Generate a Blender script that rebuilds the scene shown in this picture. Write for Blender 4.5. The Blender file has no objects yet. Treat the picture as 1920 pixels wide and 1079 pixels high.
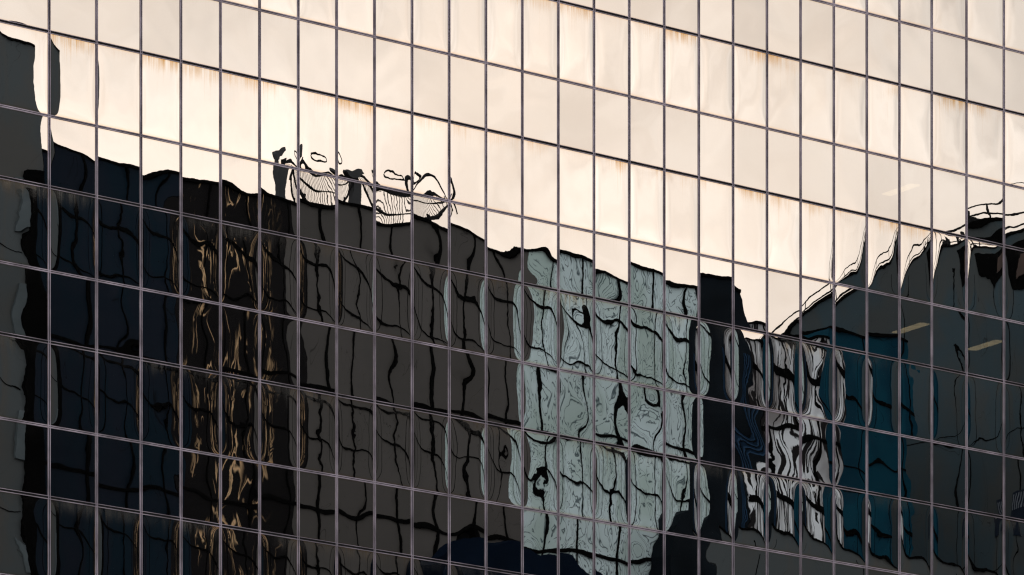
import bpy, math, random
import numpy as np
from mathutils import Vector

random.seed(7)
rng = np.random.default_rng(11)
S = bpy.context.scene
COL = S.collection
R = math.radians

# ------------------------------------------------------------------ camera
# World frame: the mirror-glass facade is the plane y = 0 (x runs along the street, the street is on the -y side).
F_PX = 13370.0
cam_d = bpy.data.cameras.new('camera'); cam = bpy.data.objects.new('camera', cam_d); COL.objects.link(cam)
cam.location = (-131.4, -131.4, 1.6)
cam.rotation_euler = (R(90), 0, R(-45))
cam_d.sensor_width = 36.0
cam_d.lens = 36.0 * F_PX / 1920.0
cam_d.shift_y = 2714.5 / 1920.0            # level long-lens view with rise, so the uprights stay parallel
cam_d.clip_start = 1.0; cam_d.clip_end = 6000
S.camera = cam

# ------------------------------------------------------------------ sky, sun, exposure
SUN_EL, SUN_AZ = R(2.0), R(-50.0)           # low sun behind the buildings across the street
sdir = Vector((math.cos(SUN_EL)*math.cos(SUN_AZ), math.cos(SUN_EL)*math.sin(SUN_AZ), math.sin(SUN_EL)))
w = bpy.data.worlds.new('World'); S.world = w; w.use_nodes = True
wn = w.node_tree.nodes; wl = w.node_tree.links; wn.clear()
sky = wn.new('ShaderNodeTexSky'); sky.sky_type = 'NISHITA'; sky.sun_disc = False
sky.sun_elevation = SUN_EL; sky.sun_rotation = math.atan2(sdir.x, sdir.y)
sky.air_density = 1.0; sky.dust_density = 3.0; sky.ozone_density = 1.0; sky.altitude = 0
tc = wn.new('ShaderNodeTexCoord')
mp = wn.new('ShaderNodeMapping'); mp.inputs['Scale'].default_value = (14, 14, 26)
cn = wn.new('ShaderNodeTexNoise'); cn.inputs['Scale'].default_value = 1.0; cn.inputs['Detail'].default_value = 5; cn.inputs['Roughness'].default_value = .55
cr = wn.new('ShaderNodeMapRange'); cr.inputs['From Min'].default_value = .3; cr.inputs['From Max'].default_value = .7
cr.inputs['To Min'].default_value = .90; cr.inputs['To Max'].default_value = .99
mxs = wn.new('ShaderNodeMix'); mxs.data_type = 'RGBA'
# high cloud veil: warm cream on the sunset side, cooler grey-blue on the far side, softly mottled
dt = wn.new('ShaderNodeVectorMath'); dt.operation = 'DOT_PRODUCT'; wl.new(tc.outputs['Generated'], dt.inputs[0])
dt.inputs[1].default_value = sdir
ss = wn.new('ShaderNodeMapRange'); ss.interpolation_type = 'SMOOTHSTEP'; wl.new(dt.outputs['Value'], ss.inputs['Value'])
ss.inputs['From Min'].default_value = .35; ss.inputs['From Max'].default_value = .985
veil = wn.new('ShaderNodeMix'); veil.data_type = 'RGBA'; wl.new(ss.outputs[0], veil.inputs[0])
veil.inputs[6].default_value = (5.9, 6.0, 6.3, 1); veil.inputs[7].default_value = (5.35, 4.85, 4.36, 1)
mot = wn.new('ShaderNodeTexNoise'); mot.inputs['Scale'].default_value = 1.9; mot.inputs['Detail'].default_value = 6; mot.inputs['Distortion'].default_value = .6
wl.new(mp.outputs[0], mot.inputs['Vector'])
mr = wn.new('ShaderNodeMapRange'); wl.new(mot.outputs['Fac'], mr.inputs['Value'])
mr.inputs['From Min'].default_value = .3; mr.inputs['From Max'].default_value = .7; mr.inputs['To Min'].default_value = .82; mr.inputs['To Max'].default_value = 1.08
gl = wn.new('ShaderNodeMapRange'); wl.new(dt.outputs['Value'], gl.inputs['Value'])    # glow around the hidden sun
gl.inputs['From Min'].default_value = .962; gl.inputs['From Max'].default_value = .992; gl.inputs['To Min'].default_value = .70; gl.inputs['To Max'].default_value = 1.26
gm = wn.new('ShaderNodeMath'); gm.operation = 'MULTIPLY'; wl.new(gl.outputs[0], gm.inputs[0]); wl.new(mr.outputs[0], gm.inputs[1])
vs_ = wn.new('ShaderNodeVectorMath'); vs_.operation = 'SCALE'; wl.new(veil.outputs[2], vs_.inputs[0]); wl.new(gm.outputs[0], vs_.inputs['Scale'])
wl.new(vs_.outputs[0], mxs.inputs[7])
bg = wn.new('ShaderNodeBackground'); bg.inputs['Strength'].default_value = 0.1
wo = wn.new('ShaderNodeOutputWorld')
wl.new(tc.outputs['Generated'], mp.inputs['Vector']); wl.new(mp.outputs[0], cn.inputs['Vector'])
wl.new(cn.outputs['Fac'], cr.inputs['Value']); wl.new(cr.outputs[0], mxs.inputs[0])
wl.new(sky.outputs[0], mxs.inputs[6]); wl.new(mxs.outputs[2], bg.inputs['Color']); wl.new(bg.outputs[0], wo.inputs['Surface'])

sl = bpy.data.lights.new('sun', 'SUN'); so = bpy.data.objects.new('sun', sl); COL.objects.link(so)
sl.energy = 2.5; sl.angle = R(.5); sl.color = (1, .86, .7)
so.rotation_euler = sdir.to_track_quat('Z', 'Y').to_euler()

S.render.engine = 'CYCLES'
S.cycles.pixel_filter_type = 'BLACKMAN_HARRIS'; S.cycles.filter_width = 1.25
S.view_settings.view_transform = 'Standard'; S.view_settings.look = 'None'
S.view_settings.exposure = 1.04; S.view_settings.gamma = 1
S.cycles.max_bounces = 6; S.cycles.glossy_bounces = 4; S.cycles.transparent_max_bounces = 8
S.cycles.caustics_reflective = False; S.cycles.caustics_refractive = False

# ------------------------------------------------------------------ helpers
def NT(name):
    m = bpy.data.materials.new(name); m.use_nodes = True
    n = m.node_tree.nodes; n.clear()
    return m, n, m.node_tree.links

def mth(n, l, op, a, b=None, c=None, clamp=False):
    k = n.new('ShaderNodeMath'); k.operation = op; k.use_clamp = clamp
    for i, v in enumerate((a, b, c)):
        if v is None: continue
        if isinstance(v, (int, float)): k.inputs[i].default_value = v
        else: l.new(v, k.inputs[i])
    return k.outputs[0]

def vmth(n, l, op, a, b=None):
    k = n.new('ShaderNodeVectorMath'); k.operation = op
    for i, v in enumerate((a, b)):
        if v is None: continue
        if isinstance(v, tuple): k.inputs[i].default_value = v
        elif isinstance(v, (int, float)): k.inputs['Scale'].default_value = v
        else: l.new(v, k.inputs[i] if not (op == 'SCALE' and i == 1) else k.inputs['Scale'])
    return k.outputs[0]

def mixc(n, l, f, a, b):
    k = n.new('ShaderNodeMix'); k.data_type = 'RGBA'
    for i, v in ((0, f), (6, a), (7, b)):
        if isinstance(v, (int, float)): k.inputs[i].default_value = v
        elif isinstance(v, tuple): k.inputs[i].default_value = v if len(v) == 4 else v + (1,)
        else: l.new(v, k.inputs[i])
    return k.outputs[2]

def noise(n, l, vec, scale, detail=2, dist=0, rough=.5):
    k = n.new('ShaderNodeTexNoise'); k.inputs['Scale'].default_value = scale
    k.inputs['Detail'].default_value = detail; k.inputs['Distortion'].default_value = dist
    k.inputs['Roughness'].default_value = rough
    l.new(vec, k.inputs['Vector']); return k

def mapr(n, l, v, a, b, c=0., d=1., smooth=True):
    k = n.new('ShaderNodeMapRange'); k.interpolation_type = 'SMOOTHSTEP' if smooth else 'LINEAR'
    l.new(v, k.inputs['Value'])
    for s, q in (('From Min', a), ('From Max', b), ('To Min', c), ('To Max', d)): k.inputs[s].default_value = q
    return k.outputs[0]

def position(n, l, scale=(1, 1, 1)):
    g = n.new('ShaderNodeNewGeometry')
    return vmth(n, l, 'MULTIPLY', g.outputs['Position'], scale)

def plain(name, col, rough=.6, metal=0., var=.12, vs=.8, spec=.3):
    m, n, l = NT(name)
    p = position(n, l)
    nz = noise(n, l, p, vs, 5)
    c2 = tuple(x*(1-var*2) for x in col); c1 = tuple(min(1, x*(1+var)) for x in col)
    c = mixc(n, l, mapr(n, l, nz.outputs['Fac'], .3, .7), c1, c2)
    b = n.new('ShaderNodeBsdfPrincipled'); l.new(c, b.inputs['Base Color'])
    b.inputs['Roughness'].default_value = rough; b.inputs['Metallic'].default_value = metal
    b.inputs['Specular IOR Level'].default_value = spec
    o = n.new('ShaderNodeOutputMaterial'); l.new(b.outputs[0], o.inputs['Surface'])
    return m

def contoured(name, base, dark, vs=1.0, freq=9., width=.16, stretch=(1, 1, 1), warp=2.2, tint=None, strength=1., mask=None, rough=.5, spec=.02, lo=0., xwin=None):
    """cladding with thin contour lines; on some blocks they paint warped reflections"""
    m, n, l = NT(name)
    p = position(n, l, stretch)
    a = noise(n, l, p, vs*.8, 2)
    q = vmth(n, l, 'ADD', p, vmth(n, l, 'SCALE', a.outputs['Color'], warp))
    b2 = noise(n, l, q, vs, 3, .6)
    s = mth(n, l, 'SINE', mth(n, l, 'MULTIPLY', b2.outputs['Fac'], freq*6.283))
    v = mapr(n, l, mth(n, l, 'ABSOLUTE', s), lo, width, 1, 0)
    f = mth(n, l, 'MULTIPLY', v, strength)
    if mask:
        mk = noise(n, l, p, mask, 2)
        f = mth(n, l, 'MULTIPLY', f, mapr(n, l, mk.outputs['Fac'], .46, .56))
    if xwin:
        sx = n.new('ShaderNodeSeparateXYZ'); l.new(position(n, l), sx.inputs[0])
        f = mth(n, l, 'MULTIPLY', f, mapr(n, l, mth(n, l, 'ABSOLUTE', mth(n, l, 'SUBTRACT', sx.outputs[0], xwin[0])), xwin[1], xwin[2], 1, 0))
    bs = base
    if tint:
        t = noise(n, l, position(n, l, (.5, .5, .35)), .9, 3)
        bs = mixc(n, l, mapr(n, l, t.outputs['Fac'], .4, .62), base, tint)
    c = mixc(n, l, f, bs, dark)
    b = n.new('ShaderNodeBsdfPrincipled'); l.new(c, b.inputs['Base Color'])
    b.inputs['Roughness'].default_value = rough; b.inputs['Specular IOR Level'].default_value = spec
    o = n.new('ShaderNodeOutputMaterial'); l.new(b.outputs[0], o.inputs['Surface'])
    return m

def mesh_obj(name, verts, faces, mats, parent=None, midx=None, loc=(0, 0, 0)):
    me = bpy.data.meshes.new(name); me.from_pydata(verts, [], faces)
    for m in (mats if isinstance(mats, (list, tuple)) else [mats]): me.materials.append(m)
    if midx: me.polygons.foreach_set('material_index', midx)
    me.update()
    o = bpy.data.objects.new(name, me); COL.objects.link(o); o.location = loc
    if parent: o.parent = parent
    return o

class MB:
    def __init__(s): s.v = []; s.f = []; s.m = []
    def box(s, x0, x1, y0, y1, z0, z1, mi=0):
        b = len(s.v)
        s.v += [(x0,y0,z0),(x1,y0,z0),(x1,y1,z0),(x0,y1,z0),(x0,y0,z1),(x1,y0,z1),(x1,y1,z1),(x0,y1,z1)]
        s.f += [(b,b+3,b+2,b+1),(b+4,b+5,b+6,b+7),(b,b+1,b+5,b+4),(b+1,b+2,b+6,b+5),(b+2,b+3,b+7,b+6),(b+3,b,b+4,b+7)]
        s.m += [mi]*6
    def prism(s, prof, axis, a0, a1, mi=0):
        """prof: list of (p,q); axis 'x' -> (a,p,q), 'y' -> (p,a,q), 'z' -> (p,q,a)"""
        def pt(a, p, q): return {'x': (a, p, q), 'y': (p, a, q), 'z': (p, q, a)}[axis]
        b = len(s.v); k = len(prof)
        s.v += [pt(a0, *p) for p in prof] + [pt(a1, *p) for p in prof]
        s.f += [tuple(b+i for i in range(k)), tuple(b+k+i for i in reversed(range(k)))]
        for i in range(k): s.f.append((b+i, b+(i+1) % k, b+k+(i+1) % k, b+k+i))
        s.m += [mi]*(k+2)
    def tube(s, pts, r, n=8, mi=0):
        pts = [Vector(p) for p in pts]; b0 = len(s.v)
        for i, p in enumerate(pts):
            d = (pts[min(i+1, len(pts)-1)] - pts[max(i-1, 0)]).normalized()
            u = d.cross(Vector((0, 0, 1)))
            if u.length < .1: u = d.cross(Vector((1, 0, 0)))
            u.normalize(); v = d.cross(u)
            for k in range(n):
                a = 2*math.pi*k/n
                s.v.append(tuple(p + u*math.cos(a)*r + v*math.sin(a)*r))
        for i in range(len(pts)-1):
            for k in range(n):
                s.f.append((b0+i*n+k, b0+i*n+(k+1) % n, b0+(i+1)*n+(k+1) % n, b0+(i+1)*n+k)); s.m.append(mi)
        s.f.append(tuple(b0+k for k in range(n))); s.m.append(mi)
        s.f.append(tuple(b0+(len(pts)-1)*n+k for k in reversed(range(n)))); s.m.append(mi)
    def build(s, name, mats, parent=None):
        o = mesh_obj(name, s.v, s.f, mats, parent, s.m)
        import bmesh
        bm = bmesh.new(); bm.from_mesh(o.data); bmesh.ops.recalc_face_normals(bm, faces=bm.faces); bm.to_mesh(o.data); bm.free()
        return o

def tag(o, label=None, cat=None, group=None, kind=None):
    for k, v in (('label', label), ('category', cat), ('group', group), ('kind', kind)):
        if v: o[k] = v
    return o
def thing(name, loc, label, cat, group=None):
    o = bpy.data.objects.new(name, None); COL.objects.link(o); o.location = loc
    o.empty_display_size = .5
    return tag(o, label, cat, group)
def adopt(o, parent):          # keep world placement when the parent Empty is not at the origin
    o.parent = parent; o.location = o.location - parent.location if parent else o.location
    return o

# ------------------------------------------------------------------ facade layout (metres)
T0 = -13.0
xs = [T0 + 1.338*i for i in range(23)]
xs = [-16.02-1.75, -16.02, -14.47] + xs + [17.89, 19.47, 21.17]
xs = [xs[0]-1.338*k for k in range(6, 0, -1)] + xs + [xs[-1]+1.338*k for k in range(1, 9)]
ZA = 43.29; FL = 3.80; TALL = 2.06
rows = []                       # (z0, z1, tall?)
for k in range(-11, 4):
    zt = ZA + FL*k
    rows.append((zt-TALL, zt, True)); rows.append((zt, zt+FL-TALL, False))
rows.sort()
XL, XR = xs[0], xs[-1]; ZB, ZT = rows[0][0], rows[-1][1]

def proj(x, z):
    dpt = (x+262.8)/math.sqrt(2)
    return 960 + F_PX*(x/math.sqrt(2))/dpt, 3254 - (z-1.6)*F_PX/dpt

# ------------------------------------------------------------------ glass materials
def glass_mat(name, tall):
    m, n, l = NT(name)
    at = n.new('ShaderNodeAttribute'); at.attribute_name = 'wave'
    rd = n.new('ShaderNodeAttribute'); rd.attribute_name = 'pane_random'
    sr = n.new('ShaderNodeSeparateColor'); l.new(rd.outputs['Color'], sr.inputs[0])
    uv = n.new('ShaderNodeUVMap'); uv.uv_map = 'UVMap'
    su = n.new('ShaderNodeSeparateXYZ'); l.new(uv.outputs[0], su.inputs[0])
    p = position(n, l)
    n1 = noise(n, l, p, 2.2, 1.5); n2 = noise(n, l, p, 9, 1)
    w1 = vmth(n, l, 'SCALE', vmth(n, l, 'SUBTRACT', n1.outputs['Color'], (.5, .5, .5)), .0044 if tall else .0014)
    w2 = vmth(n, l, 'SCALE', vmth(n, l, 'SUBTRACT', n2.outputs['Color'], (.5, .5, .5)), .0007 if tall else .00035)
    nn = vmth(n, l, 'NORMALIZE', vmth(n, l, 'ADD', vmth(n, l, 'ADD', at.outputs['Vector'], w1), w2))
    # dirt: rusty run-off under the top bead, thin edge grime; plus a painted warm edge halo
    ps = position(n, l, (22, 22, .55)); st = noise(n, l, ps, 1, 3)
    ps2 = position(n, l, (5, 5, .4)); st2 = noise(n, l, ps2, 1, 2)
    V = su.outputs[1]; U = su.outputs[0]
    run = mth(n, l, 'MULTIPLY', mapr(n, l, V, .74, 1.0), mapr(n, l, st.outputs['Fac'], .38, .72))
    run2 = mth(n, l, 'MULTIPLY', mapr(n, l, V, .35, 1.0), mapr(n, l, st.outputs['Fac'], .60, .74))
    top = mth(n, l, 'MULTIPLY', mapr(n, l, V, .80, 1.0), mapr(n, l, st2.outputs['Fac'], .35, .62))
    ed = mth(n, l, 'MINIMUM', mth(n, l, 'MINIMUM', U, mth(n, l, 'SUBTRACT', 1., U)), mth(n, l, 'MINIMUM', V, mth(n, l, 'SUBTRACT', 1., V)))
    patch = mapr(n, l, noise(n, l, p, .45, 2).outputs['Fac'], .42, .6)
    edge = mapr(n, l, ed, .0, .055, 1, 0)
    if tall:
        amt = mth(n, l, 'MULTIPLY', mth(n, l, 'ADD', mth(n, l, 'ADD', run, top), mth(n, l, 'MULTIPLY', run2, .5)), mth(n, l, 'MULTIPLY_ADD', mth(n, l, 'MULTIPLY', sr.outputs[0], patch), 1.5, .08))
        tintf = mth(n, l, 'ADD', mth(n, l, 'MULTIPLY', amt, .42), mth(n, l, 'MULTIPLY', edge, .5), clamp=True)
    else:
        amt = mth(n, l, 'MULTIPLY', run, .15)
        tintf = mth(n, l, 'ADD', mth(n, l, 'MULTIPLY', amt, .2), mth(n, l, 'MULTIPLY', edge, .42), clamp=True)
    refl = mixc(n, l, mth(n, l, 'MULTIPLY', sr.outputs[1], 1.), (.94, .935, .93), (.82, .81, .80))
    refl = mixc(n, l, tintf, refl, (.86, .54, .22))
    g = n.new('ShaderNodeBsdfGlossy'); g.distribution = 'GGX'; g.inputs['Roughness'].default_value = 0
    l.new(refl, g.inputs['Color']); l.new(nn, g.inputs['Normal'])
    last = g.outputs[0]
    if not tall:
        t = n.new('ShaderNodeBsdfTransparent'); t.inputs['Color'].default_value = (.8, .85, .82, 1)
        mx = n.new('ShaderNodeMixShader'); mx.inputs[0].default_value = .10
        l.new(last, mx.inputs[1]); l.new(t.outputs[0], mx.inputs[2]); last = mx.outputs[0]
    d = n.new('ShaderNodeBsdfDiffuse'); d.inputs['Color'].default_value = (.40, .38, .35, 1)
    mx = n.new('ShaderNodeMixShader')
    l.new(mth(n, l, 'MULTIPLY_ADD', amt, .15, .005, clamp=True), mx.inputs[0])
    l.new(last, mx.inputs[1]); l.new(d.outputs[0], mx.inputs[2])
    o = n.new('ShaderNodeOutputMaterial'); l.new(mx.outputs[0], o.inputs['Surface'])
    return m
M_TALL = glass_mat('mirror_spandrel_glass', True)
M_VIS = glass_mat('mirror_vision_glass', False)
M_ALU = plain('lilac_grey_aluminium', (.70, .60, .68), .55, 0., .22, 1.2, .1)
M_GASK = plain('black_rubber_gasket', (.012, .011, .012), .7)
M_CONC = plain('dark_concrete', (.18, .18, .18), .9)
M_CEIL = plain('dim_ceiling', (.10, .10, .10), .9)

# ------------------------------------------------------------------ glass panes
def pane_arrays(x0, x1, z0, z1, tall, nu, nv, seed):
    g = np.random.default_rng(seed)
    hw, hh = (x1-x0)/2, (z1-z0)/2
    def axis(k):                                    # denser towards the edges
        a = np.linspace(-1, 1, k+1); return a*(1.35-.35*a*a) if k > 8 else a
    U, V = np.meshgrid(axis(nu), axis(nv))
    if tall: A = .0069*g.choice([g.uniform(.35, .7), g.uniform(.7, 1.2), g.uniform(.9, 1.5)], p=[.25, .5, .25]); p = g.uniform(3.4, 5.2); q = 4.
    else: A = .0005*g.uniform(-1.2, 2.2); p = 4.; q = 4.
    if tall and abs(z1+.004-ZA) < .01:      # panes set flatter by the glazier / strongly bowed corner panes
        if -12.8 < x0 < 2.0: A = .0016*g.uniform(.6, 1.3)
        elif x0 < -14.6: A = .0095
        elif x0 > 7 or x0 < -12.8: A = .0046*g.uniform(.8, 1.25)
    fy = .2*g.uniform(.2, 2.0)
    H = A*(1-np.abs(U)**p)*(1-np.abs(V)**q)
    HU = -A*p*np.sign(U)*np.abs(U)**(p-1)*(1-np.abs(V)**q)/hw
    HV = -fy*A*q*np.sign(V)*np.abs(V)**(q-1)*(1-np.abs(U)**p)/hh
    # a few long gentle waves left by tempering and by the clamping of the pane
    rough = g.choice([.5, 1., 1.7], p=[.35, .4, .25])
    for k in range(6):
        ku = g.uniform(.3, 2.2)*g.choice([-1, 1]); kv = g.uniform(.3, 3.6); ph = g.uniform(0, 6.28)
        s = (.0011 if tall else .0010)*rough*g.uniform(.3, 1.)
        kx, kz = ku*math.pi/(hw*2), kv*math.pi/(hh*2); a = s/math.hypot(kx, kz)
        arg = kx*U*hw + kz*V*hh + ph
        H = H + a*np.sin(arg); HU = HU + a*kx*np.cos(arg); HV = HV + a*kz*np.cos(arg)
    tx, tz = g.normal(0, .0009), g.normal(0, .0010 if tall else .0016)
    if not tall and abs(z1+.004-(ZA-TALL)) < .01 and x0 < -8: tz *= .25; tx *= .5
    HU = HU + tx; HV = HV + tz
    X = U*hw; Z = V*hh
    co = np.stack([X, -H, Z], -1).reshape(-1, 3)
    nr = np.stack([-HU, -np.ones_like(HU), -HV], -1).reshape(-1, 3)   # surface y = -H(x, z), outward -y
    nr /= np.linalg.norm(nr, axis=1)[:, None]
    uv = np.stack([(U+1)/2, (V+1)/2], -1).reshape(-1, 2)
    i = np.arange(nv)[:, None]*(nu+1) + np.arange(nu)[None, :]
    q4 = np.stack([i, i+1, i+nu+2, i+nu+1], -1).reshape(-1, 4)
    rnd = np.tile(np.array([g.random(), g.random(), g.random(), 1.0]), (len(co), 1))
    return co, nr, uv, q4, rnd

def build_glass(name, co, nr, uv, fc, rnd, mi, parent, loc=(0, 0, 0)):
    me = bpy.data.meshes.new(name)
    me.vertices.add(len(co)); me.vertices.foreach_set('co', co.astype(np.float32).ravel())
    me.loops.add(len(fc)*4); me.loops.foreach_set('vertex_index', fc.astype(np.int32).ravel())
    me.polygons.add(len(fc)); me.polygons.foreach_set('loop_start', np.arange(len(fc), dtype=np.int32)*4)
    me.materials.append(M_TALL); me.materials.append(M_VIS)
    me.polygons.foreach_set('material_index', mi.astype(np.int32))
    me.update(calc_edges=True)
    ul = me.uv_layers.new(name='UVMap'); ul.data.foreach_set('uv', uv[fc.ravel()].astype(np.float32).ravel())
    a = me.attributes.new('wave', 'FLOAT_VECTOR', 'POINT'); a.data.foreach_set('vector', nr.astype(np.float32).ravel())
    c = me.attributes.new('pane_random', 'FLOAT_COLOR', 'POINT'); c.data.foreach_set('color', rnd.astype(np.float32).ravel())
    me.polygons.foreach_set('use_smooth', np.ones(len(fc), dtype=bool))
    me.validate()
    o = bpy.data.objects.new(name, me); COL.objects.link(o); o.location = loc; o.parent = parent
    return o

tower = thing('glass_office_building', (0, 0, 0), 'mirror glass office building whose wavy panes reflect the cream sky and the dark street opposite', 'office building')
cells = []
for r, (z0, z1, tall) in enumerate(rows):
    for c in range(len(xs)-1):
        x0, x1 = xs[c], xs[c+1]
        pts = [proj(x, z) for x in (x0, x1) for z in (z0, z1)]
        px = [p[0] for p in pts]; py = [p[1] for p in pts]
        wv = max(0, min(1920, max(px)) - max(0, min(px))); hv = max(0, min(1079, max(py)) - max(0, min(py)))
        cells.append((wv*hv, r, c, x0, x1, z0, z1, tall))
order = sorted(range(len(cells)), key=lambda i: -cells[i][0])
single = set(order[:100])
big = [[], [], [], [], [], 0]
G = .004
for i, (area, r, c, x0, x1, z0, z1, tall) in enumerate(cells):
    if area > 0: nu, nv = (34, 40) if tall else (14, 16)
    else: nu, nv = (6, 6)
    co, nr, uv, q4, rnd = pane_arrays(x0+G, x1-G, z0+G, z1-G, tall, nu, nv, 1000+i)
    ctr = ((x0+x1)/2, 0, (z0+z1)/2)
    mi = np.full(len(q4), 0 if tall else 1)
    if i in single:
        build_glass('glass_pane', co, nr, uv, q4, rnd, mi, tower, ctr)
    else:
        big[0].append(co+np.array(ctr)); big[1].append(nr); big[2].append(uv); big[3].append(q4+big[5]); big[4].append((rnd, mi)); big[5] += len(co)
o = build_glass('glass_pane', np.concatenate(big[0]), np.concatenate(big[1]), np.concatenate(big[2]), np.concatenate(big[3]),
                np.concatenate([a for a, b in big[4]]), np.concatenate([b for a, b in big[4]]), tower)
o['kind'] = 'stuff'

# ------------------------------------------------------------------ mullions and transoms
for x in xs:
    b = MB()
    b.box(x-.036, x-.016, -.018, .05, ZB, ZT, 0); b.box(x+.016, x+.036, -.018, .05, ZB, ZT, 0)
    b.box(x-.016, x+.016, -.006, .05, ZB, ZT, 1)
    b.build('mullion', [M_ALU, M_GASK], tower)
levels = sorted({round(r_[0], 3) for r_ in rows} | {round(ZT, 3)})
topA = {round(r_[1], 3) for r_ in rows if r_[2]}
for z in levels:
    b = MB()
    if z in topA:   # deep black joint above each spandrel pane
        b.box(XL, XR, -.015, .047, z-.044, z-.026, 0); b.box(XL, XR, -.015, .047, z+.026, z+.040, 0)
        b.box(XL, XR, -.006, .047, z-.026, z+.026, 1)
    else:
        b.box(XL, XR, -.015, .047, z-.038, z-.008, 0); b.box(XL, XR, -.015, .047, z+.008, z+.032, 0)
        b.box(XL, XR, -.006, .047, z-.008, z+.008, 1)
    b.build('transom', [M_ALU, M_GASK], tower)
# structure behind the glass: slabs behind every spandrel band, side and rear walls, roof, plinth
for (z0, z1, tall) in rows:
    if tall:
        b = MB(); b.box(XL+.1, XR-.1, .16, 15.9, z0+.15, z1-.15, 0); b.build('floor_slab', [M_CEIL], tower)
b = MB()
b.box(XL-.3, XR+.3, 16.0, 16.3, 0, ZT+1.0); b.box(XL-.3, XL, .0, 15.99, 0, ZT+1.0); b.box(XR, XR+.3, .0, 15.99, 0, ZT+1.0)
b.build('wall', [M_CONC], tower)
b = MB(); b.box(XL+.01, XR-.01, .06, 15.98, ZT+.1, ZT+.5); b.build('roof', [M_CONC], tower)
b = MB(); b.box(XL, XR, -.02, .3, 0, ZB-.06); b.build('plinth', [M_CONC], tower)

# ceiling lamps seen through the vision glass
def lamp_mat():
    m, n, l = NT('lit_ceiling_panel')
    p = position(n, l, (1, 1, 1)); nz = noise(n, l, p, 6, 2)
    e = n.new('ShaderNodeEmission'); e.inputs['Color'].default_value = (1, .74, .42, 1)
    l.new(mapr(n, l, nz.outputs['Fac'], .2, .8, .5, .8), e.inputs['Strength'])
    o = n.new('ShaderNodeOutputMaterial'); l.new(e.outputs[0], o.inputs['Surface']); return m
M_LAMP = lamp_mat(); M_HOUS = plain('lamp_housing', (.5, .48, .44), .6)
for x, y, z, lab in ((17.4, 1.0, 40.94, 'warm strip light glowing behind the glass, leftmost of the three lit ones'),
                     (20.8, 1.2, 40.96, 'warm strip light glowing behind the glass near the right edge, upper of two'),
                     (28.2, 8.0, 40.96, 'warm strip light deeper inside near the right edge, lower of two'),
                     (17.0, 1.0, 44.75, 'faint strip light behind a sky reflecting pane high at right')):
    t = thing('ceiling_light', (x, y+.65, z), lab, 'ceiling light', 'ceiling lights behind the glass')
    t.rotation_euler.z = R(-16)
    b = MB(); b.box(-.17, .17, -.78, .78, 0, .05); b.build('housing', [M_HOUS], t)
    b = MB(); b.box(-.15, .15, -.75, .75, -.03, -.002); b.build('diffuser', [M_LAMP], t)

# ------------------------------------------------------------------ street
M_ASPH = plain('asphalt', (.05, .05, .052), .9, 0, .2, 3)
M_PAVE = plain('paving', (.22, .21, .2), .9, 0, .15, 2)
M_PAINT = plain('road_paint', (.7, .7, .68), .7)
b = MB(); b.box(-3000, 3000, -3000, 3000, -1, 0); tag(b.build('ground', [M_ASPH]), kind='structure')
b = MB(); b.box(-60, 120, -6, -.03, .004, .15); b.box(-60, 120, -33.0, -29, .004, .15); tag(b.build('pavement', [M_PAVE]), kind='structure')
b = MB()
for k in range(28): b.box(-55+6*k, -52+6*k, -17.6, -17.4, .002, .006)
tag(b.build('road_marking', [M_PAINT]), kind='structure')

# ------------------------------------------------------------------ buildings across the street (seen in the glass)
M_NAVY = contoured('navy_glass_cladding', (.011, .017, .028), (.002, .003, .005), .45, 3, .06, (1, 1, .5), 1.5, (.005, .017, .028), .8, None, .35)
M_BROWN = contoured('brown_stone_cladding', (.116, .106, .096), (.035, .03, .028), .7, 3, .10, (1, 1, .6), 2.5, (.108, .100, .090), .7, .5, .6)
M_PALE_REFL = contoured('pale_green_painted_reflection', (.74, .88, .87), (.04, .07, .08), .95, 5.2, .50, (1.2, 1.2, .6), 2.6, (.54, .67, .61), .9, None, .5)  # contour lines paint warped reflections into the pale green colour
M_DARK = contoured('dark_metal_with_copper_lines', (.010, .009, .009), (.98, .64, .34), .75, 2.0, .36, (1.6, 1.6, .5), 3.4, None, 1., 1.1, .6, xwin=(26.9, 1.0, 2.3))
M_BLKB = plain('black_glass', (.008, .012, .016), .6, 0, .2, .6, .02)
M_ZEBRA = contoured('striped_painted_reflection', (.95, .98, .98), (.018, .016, .016), .55, 3.7, .64, (1.5, 1.5, .30), 2.8, (.30, .28, .27), 1., None, .6, lo=.48)  # stripes paint white fins and dark gaps as the reflection warps them
M_TEAL = contoured('teal_glass', (.007, .058, .088), (.003, .013, .02), .6, 2, .06, (1, 1, .6), 1.5, (.006, .040, .065), .8, None, .35)
M_BLACK = plain('black_joint', (.003, .003, .003), .9, spec=0)
M_GREY = contoured('grey_render_wall', (.105, .118, .118), (.03, .03, .03), .35, 2.5, .02, (1, 1, .6), 1.5, (.12, .118, .108), .7, None, .8)
M_GREYT = contoured('tower_grey_render', (.056, .082, .092), (.02, .02, .02), .3, 2, .02, (1, 1, .6), 1.2, (.072, .080, .078), .7, None, .8)
M_LGREY = plain('pale_blue_grey_panel', (.13, .155, .16), .8, spec=.05)
M_RAIL = plain('black_steel', (.012, .012, .012), .7, spec=.05)
M_BLUE = plain('blue_strip', (.03, .07, .13), .5, spec=.02)
M_DEEP = plain('deep_navy_metal', (.004, .010, .022), .8, spec=.01)

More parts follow.
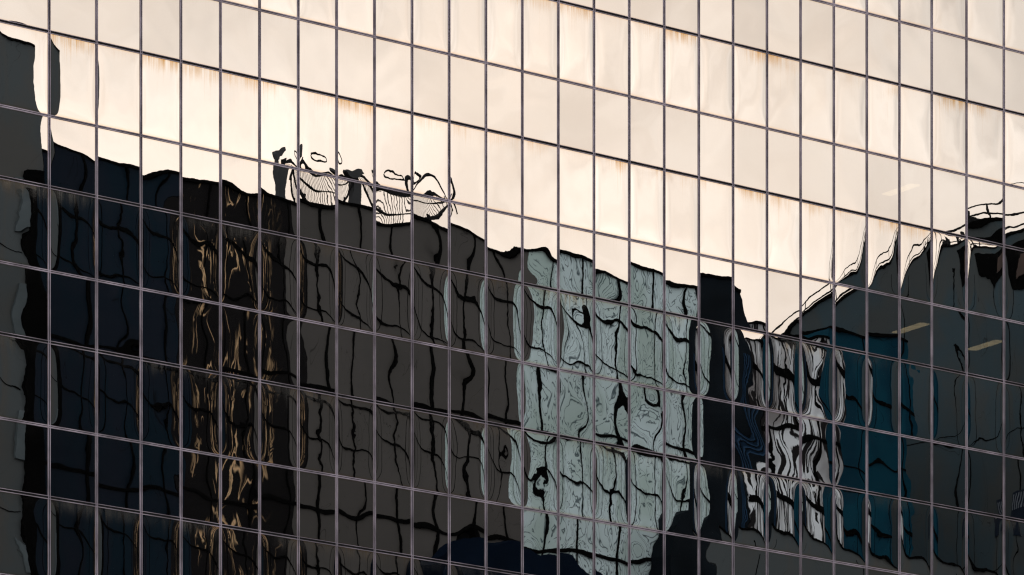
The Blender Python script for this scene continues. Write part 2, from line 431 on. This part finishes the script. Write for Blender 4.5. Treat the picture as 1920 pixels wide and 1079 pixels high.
ROOF = 52.15
def block(x0, x1, yf, depth, top, mat, label, joints=None, levels_=(50.3, 48.6, 46.1, 44.6, 42.1, 40.3, 38.2, 36.2, 34.2, 30.2, 26.2, 22, 18, 14, 10, 6), jw=.055, lw=.05, z0=0, cap=True, name='office_building'):
    cx = (x0+x1)/2
    t = thing(name, (cx, yf-depth/2, 0), label, 'building', 'buildings across the street')
    ox, oy = -cx, -(yf-depth/2)
    b = MB(); b.box(x0+ox, x1+ox, yf-depth+oy, yf+oy, z0, top); b.build('wall', [mat], t)
    if joints:
        for x in joints:
            j_ = jw*random.choice([.45, .8, 1.0, 1.25]); b = MB(); b.box(x-j_+ox, x+j_+ox, yf-.02+oy, yf+.06+oy, z0, top-.02); b.build('mullion', [M_BLACK], t)
        for z in levels_:
            if z < top-.5:
                b = MB(); b.box(x0+.01+ox, x1-.01+ox, yf-.018+oy, yf+.05+oy, z-lw*(.6 if levels_.index(z) % 2 else 1.3), z+lw*(.6 if levels_.index(z) % 2 else 1.3)); b.build('transom', [M_BLACK], t)
    if cap:
        b = MB(); b.box(x0+.005+ox, x1-.005+ox, yf-depth+oy, yf+.09+oy, top, top+.10); b.build('coping', [M_BLACK], t)
    return t, ox, oy
def jts(x0, x1, s=1.72, o=.6): 
    r_ = []; x = x0+o
    while x < x1-.2: r_.append(x); x += s
    return r_

block(16.2, 24.6, -40, 18, ROOF, M_NAVY, 'navy blue glass block with black grid lines, reflected beside the tall grey block', jts(16.2, 24.6, 1.75, .9))
block(24.62, 29.9, -40, 18, ROOF, M_DARK, 'nearly black block with squiggly copper coloured lines, reflected right of the navy one', jts(24.6, 29.9, 1.75, 1.5), jw=.04, lw=.05)
block(29.92, 40.5, -40, 18, ROOF, M_BROWN, 'dull brown panelled block with black joints under the rooftop screens', jts(29.9, 40.5, 1.72, 1.1))
block(40.52, 49.1, -40, 18, ROOF, M_PALE_REFL, 'pale green block with painted-on warped reflections and black joints near the middle of the reflection', jts(40.5, 49.1, 1.72, 1.15))
t, ox, oy = block(49.12, 51.1, -40, 18, ROOF, M_BLKB, 'narrow black block between the pale green and the striped ones')
b = MB(); b.prism([(51.11+ox, 0), (51.11+ox, ROOF-.05), (51.35+ox, ROOF-.2), (51.98+ox, 50.7), (51.98+ox, 0)], 'y', -58+oy, -40+oy); b.build('sloped_bay', [M_BLKB], t)
for k in range(4):
    b = MB(); b.box(51.15+.16*k+ox, 51.19+.16*k+ox, -39.99+oy, -39.93+oy, 30, 50.2); b.build('blue_strip', [M_BLUE], t)
t, ox, oy = block(52.02, 56.2, -40, 18, 51.2, M_ZEBRA, 'block of white, black and brown stripes painting fins and gaps warped in reflection', jts(52, 56.2, 1.45, .7), (49.9, 47.6, 45.2, 43.0), jw=.05, lw=.12)
t, ox, oy = block(56.22, 60.2, -40, 18, 51.75, M_TEAL, 'deep teal glass block at the right end of the row', jts(56.2, 60.2, 1.9, 1.7), (49.2, 46.9, 44.6), jw=.05)

# tall grey block at the left
t, ox, oy = block(-12, 15.4, -36, 20, 54.25, M_GREY, 'tall plain grey block at the far left edge of the reflection', None, name='tower_block')
b = MB(); b.box(14.6+ox, 15.38+ox, -36.01+oy, -35.9+oy, 0, 50.2); b.build('corner_strip', [M_BLACK], t)
for z in (48.4, 45.0, 41.1, 37.3):
    b = MB(); b.box(14.25+ox, 14.58+ox, -36.01+oy, -35.93+oy, z, z+1.6); b.build('panel', [M_LGREY], t)
for z in (47.4, 43.6, 39.7):
    b = MB(); b.box(-11.9+ox, 14.5+ox, -36.01+oy, -35.97+oy, z, z+.04); b.build('joint', [M_BLACK], t)

# right-hand grey tower whose flank faces down the street, with a raking parapet
tr = thing('tower_block', (75, -46, 0), 'large smooth grey tower with a sloping roof edge at the right of the reflection', 'building', 'buildings across the street')
prof = [(-75, 0), (-28, 0), (-28, 57.4), (-40, 57.1), (-45.0, 56.75), (-48.4, 56.1), (-51.6, 55.0), (-54.5, 53.4), (-60, 52.0), (-75, 52)]
b = MB(); b.prism([(p+46, q) for p, q in prof], 'x', -8, 9); b.build('wall', [M_GREYT], tr)
b = MB(); pk = [(p+46, q) for p, q in prof[2:9]]
for a_, c_ in zip(pk[:-1], pk[1:]): b.prism([a_, c_, (c_[0], c_[1]+.12), (a_[0], a_[1]+.12)], 'x', -8.06, -7.2)
b.build('coping', [M_BLACK], tr)
for y in (-46.3, -43.6, -41.1, -38.9): 
    b = MB(); b.box(-8.03, -7.9, y+46-.035, y+46+.035, 0, 56); b.build('joint', [M_BLACK], tr)
for z in (49.6, 44.3, 40.1): 
    b = MB(); b.box(-8.02, -7.9, -2, 17.9, z-.02, z+.02); b.build('joint', [M_BLACK], tr)
# flat black panel near the top, painting the shade of a recess
b = MB(); b.prism([(2.6, 56.55), (3.5, 55.8), (4.8, 55.0), (14, 54.6), (14, 56.9)], 'x', -8.05, -7.9); b.build('recess_shade', [M_BLACK], tr)
M_BRN = plain('brown_shutter', (.06, .035, .025), .7)
b = MB(); b.box(-8.1, -8.0, 5.6, 8.4, 55.3, 56.2); b.build('shutter', [M_BRN], tr)
M_WIN = plain('dark_window_glass', (.010, .016, .028), .3)
M_BLIND = plain('pale_blind', (.16, .18, .2), .7)
for y, z in ((4.4, 45.6), (6.4, 45.6), (4.1, 39.9), (6.2, 39.9), (8.4, 45.6), (8.4, 39.9)):
    b = MB(); b.box(-8.04, -7.9, y, y+1.1, z, z+1.7, 0)
    for k in range(6): b.box(-8.055, -8.045, y+.08+.17*k, y+.15+.17*k, z+.9, z+1.6, 1)
    b.build('window', [M_WIN, M_BLIND], tr)

# low grey annexe in front of the row, and a dark barrel-roofed hall beside it
t, ox, oy = block(48.65, 66.9, -38.7, 1.25, 43.45, M_GREY, 'low plain grey annexe in front of the striped and teal blocks', None, name='annexe_building')
b = MB()
for k in range(3): b.box(51+ox+k*5, 51.05+ox+k*5, -38.7+oy, -38.67+oy, 0, 43)
b.build('joint', [M_BLACK], t)
th = thing('hall_building', (39.5, -39.4, 0), 'low deep navy hall with a rounded roof at the foot of the pale green block', 'building', 'buildings across the street')
pr = [(-3.6, 0), (-3.6, 41.1)] + [(-3.6+7*k/16, 41.3+.5*math.sin(math.pi*k/16)+.12*math.sin(k*1.1)) for k in range(1, 16)] + [(3.4, 41.2), (3.4, 0)]
b = MB(); b.prism(pr, 'y', -.55, .7); b.build('wall', [M_DEEP], th)
b = MB(); b.box(-3.5, 3.3, .71, .75, 39.9, 40.0); b.build('joint', [M_BLACK], th)
th = thing('hall_building', (47.75, -39.4, 0), 'small black box shaped block left of the grey annexe', 'building', 'buildings across the street')
b = MB(); b.prism([(-1.3, 0), (-1.3, 42.2), (-1.0, 43.1), (-.5, 43.7), (.2, 44.0), (.85, 44.05), (.85, 0)], 'y', -.55, .7); b.build('wall', [M_BLKB], th)
b = MB(); b.box(-1.2, .8, .71, .75, 40.6, 40.68); b.build('joint', [M_BLACK], th)

# ------------------------------------------------------------------ rooftop crescents on the brown block
M_SLAT = plain('grey_brown_louvre', (.16, .14, .12), .8, spec=.05)
M_POST = plain('grey_post', (.07, .07, .07), .7, spec=.05)
def crescent(x0, x1, label):
    y = -40.5; L = x1-x0
    t = thing('louvred_screen', (x0, y, ROOF), label, 'roof screen', 'louvred screens on the roof')
    N = 24
    lo = [(L*k/N, .14+.85*abs(2*k/N-1)**3.2) for k in range(N+1)]
    hi = [(L*k/N, 1.14+.26*(2*k/N-1)**2+.08*math.sin(k*.5)) for k in range(N+1)]
    md = [((L*k/N), (lo[k][1]*.55+hi[k][1]*.45)) for k in range(N+1)]
    b = MB()
    for ln, e, f in ((lo, .04, .04), (hi, .05, .05), (md, .018, .018)):
        for (a_, c_) in zip(ln[:-1], ln[1:]): b.prism([(a_[0], a_[1]-e), (c_[0], c_[1]-e), (c_[0], c_[1]+f), (a_[0], a_[1]+f)], 'y', -.04, .04)
    for k in (0, N): b.box(lo[k][0]-.045, lo[k][0]+.045, -.035, .035, lo[k][1]-.1, hi[k][1]+.14)
    b.build('frame', [M_RAIL], t)
    b = MB(); n_ = int(L/.085)
    for k in range(n_):
        f = (k+.5)/n_*N; i = min(int(f), N-1); g_ = f-i
        zl = lo[i][1]*(1-g_)+lo[i+1][1]*g_; zh = hi[i][1]*(1-g_)+hi[i+1][1]*g_; xk = L*f/N
        if zh-zl > .2 and xk > .3: b.prism([(xk-.008, zl+.03), (xk+.008, zl+.03), (xk+.008-.26, zh-.03), (xk-.008-.26, zh-.03)], 'y', -.006, .006)
    b.build('slats', [M_SLAT], t)
    b = MB(); b.box(L*.2-.05, L*.2+.05, -.05, .05, .1, .4); b.box(L*.8-.05, L*.8+.05, -.05, .05, .1, .4); b.build('support', [M_RAIL], t)
    b = MB(); b.tube([(L*.48+.52*math.cos(a), 0, 1.78+.12*math.sin(a)) for a in np.linspace(0, 6.28, 19)], .035); b.build('ring_light', [M_RAIL], t)
    return t
crescent(30.1, 33.0, 'striped crescent screen on the brown roof, left of the pair')
crescent(33.25, 37.4, 'longer striped crescent screen on the brown roof, right of the pair')
def post(x, h, flare, label):
    t = thing('roof_post', (x, -40.6, ROOF), label, 'roof post', 'posts on the roof')
    b = MB(); b.prism([(-.24, .1), (.24, .1), (.14, h*.6), (.12, h), (-.12, h), (-.14, h*.6)], 'y', -.12, .12); b.build('shaft', [M_POST], t)
    b = MB(); b.prism([(-.12, h), (.12, h), (flare, h+.3), (flare*.6, h+.42), (-flare*.9, h+.36), (-flare, h+.25)], 'y', -.2, .2); b.build('cap', [M_POST], t)
post(29.75, 1.5, .18, 'leaning dark post at the left end of the rooftop screens')
post(33.1, 1.25, .6, 'dark post with a wide flat cap between the rooftop screens')
t = thing('curved_hoop', (36.9, -40.7, ROOF), 'dark curved hoop rising over the right rooftop screen', 'roof hoop')
b = MB(); b.tube([(1.0*math.cos(a), 0, 1.45+.6*math.sin(a)) for a in np.linspace(3.1, -.1, 15)], .08); b.build('hoop', [M_RAIL], t)
b = MB(); b.tube([(1.0, 0, 1.4), (1.2, 0, .9)], .05); b.build('leg', [M_RAIL], t)

# railing along the raking parapet, and rooftop gear
t = thing('roof_railing', (67.3, -46, 52), 'thin black two bar railing climbing the sloping roof edge', 'railing')
pk2 = [(p, q) for p, q in prof[2:9]]
dense = []
for a_, c_ in zip(pk2[:-1], pk2[1:]):
    for k in range(4): dense.append((a_[0]+(c_[0]-a_[0])*k/4, a_[1]+(c_[1]-a_[1])*k/4))
dense.append(pk2[-1])
for hgt in (.40, .80):
    b = MB(); b.tube([(0, p+46, q+hgt-52) for p, q in dense], .035, 6); b.build('rail', [M_RAIL], t)
for p, q in dense[::2]:
    b = MB(); b.tube([(0, p+46, q-52), (0, p+46, q+.80-52)], .03, 6); b.build('baluster', [M_RAIL], t)
t = thing('rooftop_equipment', (69, -45.2, 56.8), 'small black mast frame and boxes on the grey tower roof', 'roof equipment')
b = MB(); b.box(-.1, .1, -.9, 1.0, .25, .37); b.box(-.1, .1, -.8, -.68, .02, 1.1); b.box(-.1, .1, .2, .34, .02, 1.2); b.build('mast_frame', [M_RAIL], t)
b = MB(); b.box(-.2, .2, .6, .95, .4, .85); b.build('box', [M_RAIL], t)
b = MB(); b.prism([(-1.6, .5), (-.9, .35), (-.7, .75), (-.9, .85)], 'x', -.1, .1); b.build('dish', [M_RAIL], t)
